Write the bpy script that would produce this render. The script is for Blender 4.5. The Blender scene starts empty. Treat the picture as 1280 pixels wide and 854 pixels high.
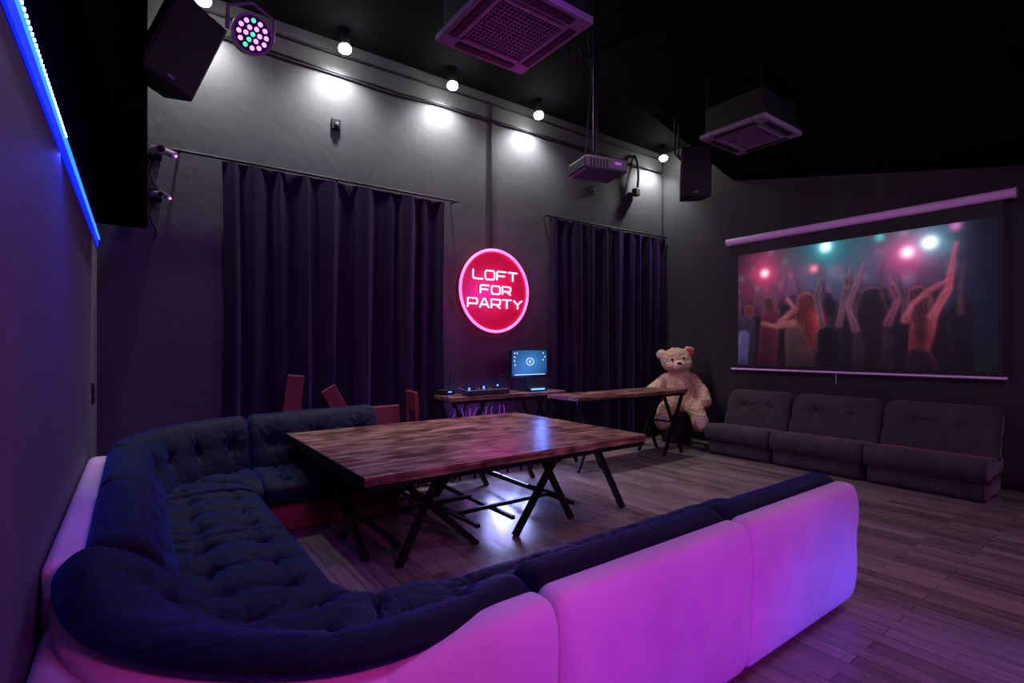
import bpy, bmesh, math, random
import numpy as np
from mathutils import Vector, Matrix
random.seed(4)
C = bpy.context.scene.collection
bpy.context.scene.view_settings.view_transform = 'Standard'

# ------------------------------------------------------------------ materials
def newmat(name):
    m = bpy.data.materials.new(name); m.use_nodes = True
    return m, m.node_tree.nodes, m.node_tree.links, m.node_tree.nodes['Principled BSDF']
def mat(name, col, rough=0.5, metal=0.0, emit=None, es=0.0, sheen=0.0, sheencol=None, bump=0.0, bscale=40, var=0.0, spec=0.5):
    m, N, L, p = newmat(name)
    p.inputs['Base Color'].default_value = (*col, 1)
    p.inputs['Roughness'].default_value = rough
    p.inputs['Metallic'].default_value = metal
    p.inputs['Specular IOR Level'].default_value = spec
    if emit:
        p.inputs['Emission Color'].default_value = (*emit, 1)
        p.inputs['Emission Strength'].default_value = es
    if sheen:
        p.inputs['Sheen Weight'].default_value = sheen
        p.inputs['Sheen Roughness'].default_value = 0.4
        if sheencol: p.inputs['Sheen Tint'].default_value = (*sheencol, 1)
    tc = N.new('ShaderNodeTexCoord')
    if bump or var:
        n = N.new('ShaderNodeTexNoise'); n.inputs['Scale'].default_value = bscale; n.inputs['Detail'].default_value = 6
        L.new(tc.outputs['Object'], n.inputs['Vector'])
        if bump:
            b = N.new('ShaderNodeBump'); b.inputs['Strength'].default_value = bump; b.inputs['Distance'].default_value = 0.02
            L.new(n.outputs['Fac'], b.inputs['Height']); L.new(b.outputs['Normal'], p.inputs['Normal'])
        if var:
            r = N.new('ShaderNodeValToRGB')
            r.color_ramp.elements[0].position = 0.35; r.color_ramp.elements[1].position = 0.68
            r.color_ramp.elements[0].color = (*[c*(1-var) for c in col], 1)
            r.color_ramp.elements[1].color = (*[min(1, c*(1+var)) for c in col], 1)
            n2 = N.new('ShaderNodeTexNoise'); n2.inputs['Scale'].default_value = bscale*0.15; n2.inputs['Detail'].default_value = 5
            L.new(tc.outputs['Object'], n2.inputs['Vector'])
            L.new(n2.outputs['Fac'], r.inputs['Fac']); L.new(r.outputs['Color'], p.inputs['Base Color'])
    return m

M_wall = mat('wall_paint_charcoal', (0.045,0.045,0.049), 0.7, bump=0.2, bscale=10, var=0.15, spec=0.3)
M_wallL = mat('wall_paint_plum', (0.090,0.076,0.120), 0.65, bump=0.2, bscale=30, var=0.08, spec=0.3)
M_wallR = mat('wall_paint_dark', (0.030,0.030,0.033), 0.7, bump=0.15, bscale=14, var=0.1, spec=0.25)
M_ceil = mat('ceiling_black', (0.003,0.003,0.004), 0.95, bump=0.1, bscale=10, spec=0.04)
M_bulk = mat('bulkhead_black', (0.0015,0.0015,0.002), 1.0, bump=0.05, bscale=10, spec=0.0)
M_black = mat('matte_black', (0.006,0.006,0.008), 0.6, bump=0.05, bscale=60, spec=0.25)
M_metal = mat('black_steel', (0.012,0.012,0.014), 0.4, 0.6, bump=0.05, bscale=80)
M_navy = mat('navy_velvet', (0.0022,0.0035,0.012), 0.70, sheen=0.42, sheencol=(0.03,0.09,0.55), bump=0.8, bscale=12, spec=0.18)
M_lilac = mat('lilac_velvet', (0.62,0.43,0.62), 0.65, sheen=0.15, sheencol=(0.9,0.6,1.0), bump=0.6, bscale=6, var=0.2, spec=0.25)
M_maroon = mat('maroon_velvet', (0.15,0.012,0.014), 0.7, sheen=0.3, bump=0.2, bscale=20)
M_maroonwood = mat('maroon_upholstery', (0.13,0.014,0.022), 0.6, bump=0.1, bscale=30)
M_taupe = mat('taupe_velour', (0.048,0.040,0.046), 0.85, sheen=0.38, sheencol=(0.55,0.43,0.55), bump=0.35, bscale=26, var=0.2, spec=0.15)
M_fur = mat('bear_fur', (0.62,0.45,0.27), 0.95, sheen=0.5, sheencol=(1,0.88,0.65), bump=1.0, bscale=60, var=0.25, spec=0.1)
M_furlight = mat('bear_snout_fur', (0.76,0.60,0.45), 0.95, bump=0.8, bscale=70)
M_earred = mat('bear_ear_lining', (0.55,0.06,0.07), 0.9, bump=0.4)
M_curtain = mat('curtain_velvet', (0.010,0.0045,0.020), 0.8, sheen=0.28, sheencol=(0.34,0.10,0.75), bump=0.12, bscale=30, spec=0.15)
M_whiteplastic = mat('white_plastic', (0.62,0.58,0.64), 0.45, bump=0.03)
M_midplastic = mat('dim_plastic', (0.16,0.14,0.18), 0.45, bump=0.03)
M_acpanel = mat('ac_panel', (0.17,0.135,0.195), 0.5, bump=0.03)
M_screencase = mat('screen_case', (0.80,0.56,0.86), 0.4, bump=0.03)
M_greyplastic = mat('grey_plastic', (0.034,0.030,0.044), 0.45, bump=0.05)
M_spk = mat('speaker_grille', (0.014,0.014,0.016), 0.7, bump=0.8, bscale=220)
M_emw = mat('lamp_lens', (1,1,1), 0.4, emit=(1.0,0.98,0.94), es=140)
M_neonpink = mat('neon_tube_pink', (1,0.2,0.5), 0.4, emit=(1.0,0.05,0.33), es=7)
M_neonwhite = mat('neon_tube_white', (0.9,0.8,1), 0.4, emit=(0.72,0.52,1.0), es=2.2)
M_signred = mat('sign_acrylic_red', (0.26,0.0,0.02), 0.5, emit=(0.75,0.004,0.07), es=0.14)
M_led = mat('led_strip_blue', (0.02,0.05,1), 0.4, emit=(0.01,0.07,1.0), es=6)
M_ledglow = mat('led_wall_glow_blue', (0.02,0.05,0.8), 0.5, emit=(0.004,0.025,1.0), es=0.8)  # emission imitates the strip's blue glow on the wall
M_leddot = mat('led_dot', (0.5,0.7,1), 0.4, emit=(0.35,0.6,1.0), es=20)
M_mag = mat('led_magenta', (1,0.2,1), 0.4, emit=(0.8,0.2,1.0), es=3)
M_magdim = mat('string_light_violet', (0.3,0.05,0.4), 0.4, emit=(0.5,0.08,0.8), es=0.4)
M_blueled = mat('led_blue', (0.1,0.2,1), 0.4, emit=(0.03,0.15,1.0), es=6)
M_iceled = mat('led_ice_blue', (0.4,0.6,1), 0.4, emit=(0.3,0.55,1.0), es=9)
M_greenled = mat('led_green', (0.1,1,0.4), 0.4, emit=(0.1,1.0,0.5), es=1.2)
M_eye = mat('glass_eye', (0.01,0.006,0.005), 0.1)
M_scrborder = mat('screen_border', (0.010,0.010,0.012), 0.6)

def wood_table():
    m, N, L, p = newmat('distressed_wood')
    tc = N.new('ShaderNodeTexCoord'); oi = N.new('ShaderNodeObjectInfo')
    av = N.new('ShaderNodeVectorMath'); av.operation='ADD'
    sc = N.new('ShaderNodeVectorMath'); sc.operation='SCALE'; sc.inputs[0].default_value=(13,5,0)
    L.new(oi.outputs['Random'], sc.inputs['Scale']); L.new(tc.outputs['Object'], av.inputs[0]); L.new(sc.outputs[0], av.inputs[1])
    mp = N.new('ShaderNodeMapping'); mp.inputs['Scale'].default_value = (0.8, 9, 9)
    L.new(av.outputs[0], mp.inputs['Vector'])
    n = N.new('ShaderNodeTexNoise'); n.inputs['Scale'].default_value = 3.0; n.inputs['Detail'].default_value = 10; n.inputs['Distortion'].default_value = 0.5
    L.new(mp.outputs['Vector'], n.inputs['Vector'])
    r = N.new('ShaderNodeValToRGB'); e = r.color_ramp.elements
    e[0].position = 0.30; e[0].color = (0.045,0.023,0.018,1); e[1].position = 0.72; e[1].color = (0.46,0.27,0.20,1)
    k = e.new(0.5); k.color = (0.22,0.11,0.08,1)
    L.new(n.outputs['Fac'], r.inputs['Fac'])
    n2 = N.new('ShaderNodeTexNoise'); n2.inputs['Scale'].default_value = 4.2; n2.inputs['Detail'].default_value = 10
    L.new(av.outputs[0], n2.inputs['Vector'])
    mx = N.new('ShaderNodeMix'); mx.data_type = 'RGBA'; mx.blend_type = 'MULTIPLY'; mx.inputs[0].default_value = 0.8
    r2 = N.new('ShaderNodeValToRGB'); r2.color_ramp.elements[0].position = 0.38; r2.color_ramp.elements[1].position = 0.57
    r2.color_ramp.elements[0].color = (0.25,0.17,0.17,1)
    L.new(n2.outputs['Fac'], r2.inputs['Fac']); L.new(r.outputs['Color'], mx.inputs[6]); L.new(r2.outputs['Color'], mx.inputs[7])
    L.new(mx.outputs[2], p.inputs['Base Color'])
    rr = N.new('ShaderNodeMapRange'); rr.inputs[3].default_value = 0.16; rr.inputs[4].default_value = 0.46
    L.new(n2.outputs['Fac'], rr.inputs[0]); L.new(rr.outputs[0], p.inputs['Roughness'])
    b = N.new('ShaderNodeBump'); b.inputs['Strength'].default_value = 0.3; b.inputs['Distance'].default_value = 0.008
    L.new(n.outputs['Fac'], b.inputs['Height']); L.new(b.outputs['Normal'], p.inputs['Normal'])
    return m
M_wood = wood_table()

def floor_mat():
    m, N, L, p = newmat('laminate_planks')
    tc = N.new('ShaderNodeTexCoord'); sp = N.new('ShaderNodeSeparateXYZ'); cb = N.new('ShaderNodeCombineXYZ')
    L.new(tc.outputs['Object'], sp.inputs[0]); L.new(sp.outputs[1], cb.inputs[0]); L.new(sp.outputs[0], cb.inputs[1])
    br = N.new('ShaderNodeTexBrick'); br.inputs['Scale'].default_value = 1.0
    br.inputs['Brick Width'].default_value = 0.85; br.inputs['Row Height'].default_value = 0.105
    br.inputs['Mortar Size'].default_value = 0.0022; br.inputs['Color1'].default_value = (0.0,0,0,1); br.inputs['Color2'].default_value = (1,1,1,1)
    br.inputs['Mortar'].default_value = (0.0,0,0,1); br.offset = 0.37; br.inputs['Bias'].default_value = 0.0
    L.new(cb.outputs[0], br.inputs['Vector'])
    mp = N.new('ShaderNodeMapping'); mp.inputs['Scale'].default_value = (2.0, 26, 1)
    L.new(cb.outputs[0], mp.inputs['Vector'])
    n = N.new('ShaderNodeTexNoise'); n.inputs['Scale'].default_value = 1.6; n.inputs['Detail'].default_value = 8; n.inputs['Distortion'].default_value=0.8
    L.new(mp.outputs[0], n.inputs['Vector'])
    ad = N.new('ShaderNodeMath'); ad.operation = 'MULTIPLY_ADD'; ad.inputs[1].default_value = 0.45
    L.new(br.outputs['Color'], ad.inputs[0]); 
    m2 = N.new('ShaderNodeMath'); m2.operation = 'MULTIPLY'; m2.inputs[1].default_value = 0.9
    L.new(n.outputs['Fac'], m2.inputs[0]); L.new(m2.outputs[0], ad.inputs[2])
    r = N.new('ShaderNodeValToRGB'); e = r.color_ramp.elements
    e[0].position = 0.2; e[0].color = (0.035,0.024,0.024,1); e[1].position = 0.95; e[1].color = (0.25,0.19,0.185,1)
    L.new(ad.outputs[0], r.inputs['Fac'])
    mx = N.new('ShaderNodeMix'); mx.data_type = 'RGBA'; mx.inputs[7].default_value = (0.010,0.007,0.008,1)
    L.new(br.outputs['Fac'], mx.inputs[0]); L.new(r.outputs['Color'], mx.inputs[6]); L.new(mx.outputs[2], p.inputs['Base Color'])
    p.inputs['Roughness'].default_value = 0.28
    b = N.new('ShaderNodeBump'); b.inputs['Strength'].default_value = 0.15; b.inputs['Distance'].default_value = 0.005
    L.new(n.outputs['Fac'], b.inputs['Height']); L.new(b.outputs['Normal'], p.inputs['Normal'])
    return m
M_floor = floor_mat()

# ------------------------------------------------------------------ helpers
def group(name, loc=(0,0,0), rotz=0.0):
    e = bpy.data.objects.new(name, None); C.objects.link(e); e.location = loc; e.rotation_euler = (0,0,rotz); e.empty_display_size = 0.1
    return e
def fin(name, me, m, parent=None, smooth=False):
    ob = bpy.data.objects.new(name, me); C.objects.link(ob)
    if m: me.materials.append(m)
    if parent: ob.parent = parent
    if smooth: me.polygons.foreach_set('use_smooth', [True]*len(me.polygons))
    return ob
def mesh(name, vs, fs, m, parent=None, smooth=False):
    me = bpy.data.meshes.new(name); me.from_pydata([tuple(v) for v in vs], [], fs); me.update()
    bm = bmesh.new(); bm.from_mesh(me); bmesh.ops.recalc_face_normals(bm, faces=bm.faces); bm.to_mesh(me); bm.free()
    return fin(name, me, m, parent, smooth)
def box(name, c, s, m, parent=None, rot=(0,0,0), bev=0.0, seg=2):
    bm = bmesh.new(); bmesh.ops.create_cube(bm, size=1.0)
    bmesh.ops.scale(bm, vec=s, verts=bm.verts)
    if bev: bmesh.ops.bevel(bm, geom=bm.edges[:], offset=bev, segments=seg, affect='EDGES', profile=0.5)
    me = bpy.data.meshes.new(name); bm.to_mesh(me); bm.free()
    ob = fin(name, me, m, parent, smooth=(seg>2)); ob.location = c; ob.rotation_euler = rot
    return ob
def boxb(name, x0,x1,y0,y1,z0,z1, m, parent=None, bev=0.0, seg=2):
    return box(name, ((x0+x1)/2,(y0+y1)/2,(z0+z1)/2), (abs(x1-x0),abs(y1-y0),abs(z1-z0)), m, parent, bev=bev, seg=seg)
def bar(name, p, q, w, m, parent=None, round_=False, w2=None):
    p = Vector(p); q = Vector(q); d = q-p
    bm = bmesh.new()
    if round_: bmesh.ops.create_cone(bm, cap_ends=True, segments=24, radius1=w/2, radius2=(w2 or w)/2, depth=d.length)
    else:
        bmesh.ops.create_cube(bm, size=1.0); bmesh.ops.scale(bm, vec=(w, w2 or w, d.length), verts=bm.verts)
    me = bpy.data.meshes.new(name); bm.to_mesh(me); bm.free()
    ob = fin(name, me, m, parent, smooth=False); ob.location = (p+q)/2
    ob.rotation_mode = 'QUATERNION'; ob.rotation_quaternion = d.to_track_quat('Z','Y')
    return ob
def sph(name, c, r, m, parent=None, seg=24):
    bm = bmesh.new(); bmesh.ops.create_uvsphere(bm, u_segments=seg, v_segments=seg//2, radius=1.0)
    if not hasattr(r,'__len__'): r = (r,r,r)
    bmesh.ops.scale(bm, vec=r, verts=bm.verts)
    me = bpy.data.meshes.new(name); bm.to_mesh(me); bm.free()
    ob = fin(name, me, m, parent, smooth=True); ob.location = c
    return ob
def tube(name, pts, r, m, parent=None, cyclic=False, kind='POLY'):
    cu = bpy.data.curves.new(name, 'CURVE'); cu.dimensions = '3D'; cu.bevel_depth = r; cu.bevel_resolution = 3; cu.use_fill_caps = True
    for stroke in (pts if hasattr(pts[0][0],'__len__') else [pts]):
        s = cu.splines.new(kind); s.points.add(len(stroke)-1)
        for i,pp in enumerate(stroke): s.points[i].co = (*pp,1)
        s.use_cyclic_u = cyclic
        if kind == 'NURBS': s.order_u = 3; s.use_endpoint_u = True
    cu.materials.append(m)
    ob = bpy.data.objects.new(name, cu); C.objects.link(ob)
    if parent: ob.parent = parent
    return ob

XL, XR, YB, YF, ZC = -0.27, 7.4, 5.67, -3.0, 4.85
# ------------------------------------------------------------------ room shell
boxb('floor', XL-0.1, XR+0.1, YF-0.1, YB+0.1, -0.1, 0.0, M_floor)
boxb('ceiling', XL-0.1, XR+0.1, YF-0.1, YB+0.1, ZC, ZC+0.1, M_ceil)
boxb('wall_back', XL-0.1, XR+0.1, YB, YB+0.1, 0, ZC, M_wall)
boxb('wall_left', XL-0.1, XL, YF, YB, 0, ZC, M_wallL)
boxb('wall_right', XR, XR+0.1, YF, YB, 0, ZC, M_wallR)
boxb('wall_front', XL-0.1, XR+0.1, YF-0.1, YF, 0, ZC, M_black)
boxb('baseboard_back', XL, XR, YB-0.015, YB, 0, 0.08, M_black)
boxb('baseboard_right', XR-0.015, XR, YF, YB-0.016, 0, 0.08, M_black)
mesh('ceiling_slope', [(4.2,4.35,4.85),(7.4,4.35,4.05),(7.4,-3,2.5),(4.2,-3,3.7),
                       (4.2,4.35,4.849),(7.4,4.35,4.85),(7.4,-3,4.85),(4.2,-3,4.85)],
     [(0,1,2,3),(0,4,5,1),(1,5,6,2),(2,6,7,3),(3,7,4,0),(4,7,6,5)], M_ceil)
z0 = 2.45
mesh('trim_bulkhead', [(-0.268,0.3,z0),(-0.22,0.3,z0),(0.075,5.05,z0),(-0.268,5.05,z0),
                       (-0.268,0.3,4.84),(-0.22,0.3,4.84),(0.075,5.05,4.84),(-0.268,5.05,4.84)],
     [(0,1,2,3),(4,5,6,7),(0,1,5,4),(1,2,6,5),(2,3,7,6),(3,0,4,7)], M_bulk)
g = group('led_strip_light', (XL, 0, 2.425))
boxb('wall_glow', 0.002, 0.012, 0.4, 5.6, -0.075, -0.012, M_ledglow, g)  # glowing band stands in for the strip's light on the wall below
boxb('diffuser', 0.004, 0.022, 0.4, 5.6, -0.012, 0.006, M_led, g)
vs=[];fs=[]
for i in range(60):
    y=0.9+i*0.035; b=len(vs)
    for dx,dz in((0.022,-0.004),(0.026,-0.004),(0.026,0.002),(0.022,0.002)):
        vs += [(dx,y,dz),(dx,y+0.01,dz)]
    fs += [(b,b+1,b+3,b+2),(b+2,b+3,b+5,b+4),(b+4,b+5,b+7,b+6),(b,b+2,b+4,b+6),(b+1,b+3,b+5,b+7)]
mesh('leds', vs, fs, M_leddot, g)

tube('cable_run', [[(XL+0.3,5.64,4.70),(1.5,5.64,4.69),(3.8,5.64,4.72),(5.6,5.64,4.72),(7.38,5.64,4.74)],
                   [(0.6,5.63,4.50),(2.5,5.63,4.47),(3.0,5.63,4.50),(5.0,5.63,4.51),(6.5,5.63,4.50),(7.3,5.63,4.52)],
                   [(3.80,5.655,4.7),(3.80,5.655,2.78)],[(7.38,5.655,4.7),(7.38,5.655,3.4)]], 0.014, M_black)

# ------------------------------------------------------------------ wall spot lights
def light(kind, name, loc, power, col, size=0.1, target=None, angle=None, sizey=None, blend=0.6):
    l = bpy.data.lights.new(name, kind); l.energy = power; l.color = col
    o = bpy.data.objects.new(name, l); C.objects.link(o); o.location = loc
    if kind == 'AREA':
        l.size = size
        if sizey: l.shape = 'RECTANGLE'; l.size_y = sizey
    else: l.shadow_soft_size = size
    if kind == 'SPOT': l.spot_size = math.radians(angle or 90); l.spot_blend = blend
    if target is not None:
        d = Vector(target)-Vector(loc); o.rotation_euler = d.to_track_quat('-Z','Y').to_euler()
    return o
for x in (0.49, 1.77, 3.06, 4.39, 7.05):
    g = group('ceiling_spotlight', (x, 5.40, 4.64))
    bar('housing', (0,0,0.12), (0,-0.005,0.0), 0.11, M_black, g, True)
    bar('stem', (0,0,0.21), (0,0,0.105), 0.03, M_black, g, True)
    sph('lens', (0,-0.014,-0.008), (0.064,0.064,0.05), M_emw, g)
    light('SPOT', 'spot_lamp_light', (x, 5.42, 4.56), 150, (0.97,0.98,1.0), 0.04, (x, 5.66, 4.0), 140, blend=1.0)

# ------------------------------------------------------------------ curtains
def curtain(x0, x1, ztop, seed):
    rnd = random.Random(seed)
    nx, nz = 420, 40
    ph = [rnd.uniform(0,6.28) for _ in range(6)]
    vs=[]; fs=[]
    for j in range(nz+1):
        t=j/nz; z = ztop*(1-t)+0.06*t
        for i in range(nx+1):
            s=i/nx; x=x0+(x1-x0)*s
            a = 0.020+0.026*t
            w = (x-x0)
            f = math.sin(w*24+ph[0]+1.6*math.sin(w*3.3+ph[1])+0.5*t) *0.75 + math.sin(w*11+ph[2]+t*1.4+1.2*math.sin(w*3.1+ph[3]))*0.65 + 0.25*math.sin(w*47+ph[4])
            y = -a*f
            xx = x + 0.012*math.cos(w*30+ph[5])*t - 0.05*(s-0.5)*math.sin(t*3.14)
            vs.append((xx,y,z))
    for j in range(nz):
        for i in range(nx):
            a=j*(nx+1)+i; fs.append((a,a+1,a+nx+2,a+nx+1))
    return vs, fs
def make_curtain(x0,x1,zt,seed,r0,r1):
    g = group('curtain', (0,5.565,0))
    vs,fs = curtain(x0,x1,zt,seed)
    mesh('drape', vs, fs, M_curtain, g, True)
    bar('rod', (r0,0.0,zt+0.02), (r1,0.0,zt+0.04), 0.026, M_black, g, True)
    for x in (r0+0.05, (r0+r1)/2, r1-0.05):
        bar('bracket', (x,0.0,zt+0.03), (x,0.10,zt+0.03), 0.02, M_black, g, True)
make_curtain(0.66,3.04,3.27,1,0.27,3.24)
make_curtain(4.74,7.34,3.34,2,4.66,7.37)

# ------------------------------------------------------------------ neon sign
g = group('neon_sign', (3.82, 5.60, 2.24))
R=0.535; n=72
vs=[(0,0,0)]+[(R*math.cos(2*math.pi*i/n),0,R*math.sin(2*math.pi*i/n)) for i in range(n)]
vs+=[(0,0.04,0)]+[(R*math.cos(2*math.pi*i/n),0.04,R*math.sin(2*math.pi*i/n)) for i in range(n)]
fs=[(0,1+i,1+(i+1)%n) for i in range(n)]+[(n+1,n+2+i,n+2+(i+1)%n) for i in range(n)]+[(1+i,1+(i+1)%n,n+2+(i+1)%n,n+2+i) for i in range(n)]
mesh('disc', vs, fs, M_signred, g)
tube('ring', [(R*math.cos(2*math.pi*i/n),-0.012,R*math.sin(2*math.pi*i/n)) for i in range(n)], 0.017, M_neonpink, g, cyclic=True)
def rr(): 
    return [(0.12,0),(0.88,0),(1,0.2),(1,0.8),(0.88,1),(0.12,1),(0,0.8),(0,0.2),(0.12,0)]
LET = {'L':[[(0,1),(0,0.1),(0.1,0),(1,0)]],'O':[rr()],
 'F':[[(0,0),(0,0.9),(0.1,1),(1,1)],[(0,0.5),(0.85,0.5)]],
 'T':[[(0,1),(1,1)],[(0.5,1),(0.5,0)]],
 'R':[[(0,0),(0,1),(0.9,1),(1,0.88),(1,0.5),(0.9,0.4),(0,0.4)],[(0.55,0.4),(1,0)]],
 'P':[[(0,0),(0,1),(0.9,1),(1,0.88),(1,0.5),(0.9,0.4),(0,0.4)]],
 'A':[[(0,0),(0.42,1),(0.58,1),(1,0)],[(0.18,0.35),(0.82,0.35)]],
 'Y':[[(0,1),(0.5,0.5),(1,1)],[(0.5,0.5),(0.5,0)]]}
def neon_word(w, width, zc, h):
    k=len(w); gap=0.28; lw = width/(k+gap*(k-1)); x=-width/2; st=[]
    for ch in w:
        for s in LET[ch]: st.append([(x+a*lw,-0.02,zc-h/2+b*h) for a,b in s])
        x += lw*(1+gap)
    tube('letters_'+w.lower(), st, 0.010, M_neonwhite, g)
neon_word('LOFT', 0.70, 0.20, 0.115); neon_word('FOR', 0.48, 0.01, 0.105); neon_word('PARTY', 0.86, -0.17, 0.115)
light('POINT','neon_glow_light',(3.82,5.22,2.24),22,(0.95,0.04,0.75),0.12)

# ------------------------------------------------------------------ sweep upholstery
def sup(cr, cz, hr, hz, n=36, e=3.2, lean=0.0):
    P=[]
    for i in range(n):
        a=2*math.pi*i/n; c,s=math.cos(a),math.sin(a)
        x=math.copysign(abs(c)**(2/e),c); z=math.copysign(abs(s)**(2/e),s)
        P.append((cr+hr*x+lean*hz*z, cz+hz*z, x, z))
    return P
def smoothpoly(pts, per=8):
    n=len(pts); out=[]
    for i in range(n):
        p0,p1,p2,p3=[pts[(i+k-1)%n] for k in range(4)]
        for j in range(per):
            t=j/per
            f=lambda a,b,c,d: 0.5*((2*b)+(-a+c)*t+(2*a-5*b+4*c-d)*t*t+(-a+3*b-3*c+d)*t**3)
            out.append((f(p0[0],p1[0],p2[0],p3[0]), f(p0[1],p1[1],p2[1],p3[1])))
    m=len(out); res=[]
    for i in range(m):
        a=out[i-1]; b=out[(i+1)%m]; tx,tz=b[0]-a[0],b[1]-a[1]; l=math.hypot(tx,tz)+1e-9
        res.append((out[i][0],out[i][1],tz/l,-tx/l))
    return res
def P_min(P,i): return min(p[i] for p in P)
def P_max(P,i): return max(p[i] for p in P)
def sweep(name, path, s0, s1, prof, m, parent, ns=40, endr=0.05, buttons=None, side='top', depth=0.04, groove=None, ripple=0.0):
    vs=[]; fs=[]; s0+=0.004; s1-=0.004; Ltot=s1-s0
    ts=[]
    for k in range(6): ts.append(endr*(1-math.cos(math.pi/2*k/6)))
    mid=[endr+(Ltot-2*endr)*k/ns for k in range(ns+1)]
    ts=ts+mid+[Ltot-t for t in reversed(ts)]
    np_=0
    for t in ts:
        s=s0+t; P=prof(s); np_=len(P)
        cr=sum(p[0] for p in P)/np_; cz=sum(p[1] for p in P)/np_
        r0_,r1_,q0_,q1_=P_min(P,0),P_max(P,0),P_min(P,1),P_max(P,1)
        de=min(t,Ltot-t)
        shr = 0.0 if de>=endr else endr*(1-math.sqrt(max(0,1-((endr-de)/endr)**2)))
        (px,py),(nx_,ny_)=path(s)
        for (r,z,ax,az) in P:
            dr=r-cr; dz=z-cz; l=math.hypot(dr,dz)+1e-6
            k=max(0.05,(l-shr)/l); r2=cr+dr*k; z2=cz+dz*k
            d=0.0
            if buttons:
                for (bs,bc) in buttons:
                    ds=(t-bs*Ltot)
                    if side=='top' and az>0.3:
                        dd=r-(r0_+bc*(r1_-r0_)); w=min(1,(az-0.3)/0.4)
                    elif side=='front' and ax>0.3:
                        dd=z-(q0_+bc*(q1_-q0_)); w=min(1,(ax-0.3)/0.4)
                    else: continue
                    q=math.hypot(ds,dd); th=math.atan2(dd,ds)
                    d+=w*(depth*math.exp(-(q/0.04)**2)+depth*0.55*math.exp(-(q/0.12)**2)
                          +0.010*math.cos(9*th+bs*7)*math.exp(-((q-0.08)/0.06)**2))
                    d+=w*depth*0.22*(math.exp(-(ds/0.022)**2)*math.exp(-(dd/0.25)**2)+math.exp(-(dd/0.022)**2)*math.exp(-(ds/0.25)**2))
            if side=='top': z2-=d
            else: r2-=d
            if groove is not None and ax<0: 
                r2+=0.020*math.exp(-((z-groove)/0.014)**2)
                r2+=0.007*math.sin(s*38+3*math.sin(s*5))*math.exp(-((z-groove)/0.09)**2)
            vs.append((px+nx_*r2, py+ny_*r2, z2))
    m_=len(ts)
    for i in range(m_-1):
        for j in range(np_):
            a=i*np_+j; b=i*np_+(j+1)%np_; fs.append((a,b,b+np_,a+np_))
    fs.append(tuple(range(np_))); fs.append(tuple(range((m_-1)*np_, m_*np_)))
    return mesh(name, vs, fs, m, parent, True)

A1=3.35; Y1=1.20; R1=1.12; XO=-0.20; Y2=5.28; R2=1.0; XE=1.98
L1=A1-(XO+R1); arc1=R1*math.pi/2; L2=(Y2-R2)-(Y1+R1); arc2=R2*math.pi/2; L3=XE-(XO+R2)
def spath(s):
    if s<L1: return (A1-s, Y1),(0,1)
    s-=L1
    if s<arc1:
        a=s/R1; c=(XO+R1, Y1+R1)
        return (c[0]-R1*math.sin(a), c[1]-R1*math.cos(a)),(math.sin(a),math.cos(a))
    s-=arc1
    if s<L2: return (XO, Y1+R1+s),(1,0)
    s-=L2
    if s<arc2:
        a=s/R2; c=(XO+R2, Y2-R2)
        return (c[0]-R2*math.cos(a), c[1]+R2*math.sin(a)),(math.cos(a),-math.sin(a))
    s-=arc2
    return (XO+R2+s, Y2),(0,-1)
ST=L1+arc1+L2+arc2+L3
def sst(t): t=max(0,min(1,t)); return t*t*(3-2*t)
def hz(s):
    t=(s-L1)/(ST-L1); t=max(0,min(1,t)); return 0.72+0.13*t
S2=2.29
mods=[(0,1.15),(1.15,S2),(S2,L1+arc1),(L1+arc1,L1+arc1+L2/2),(L1+arc1+L2/2,L1+arc1+L2),(L1+arc1+L2,L1+arc1+L2+arc2),(L1+arc1+L2+arc2,ST)]
SG=group('sectional_sofa')
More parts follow.
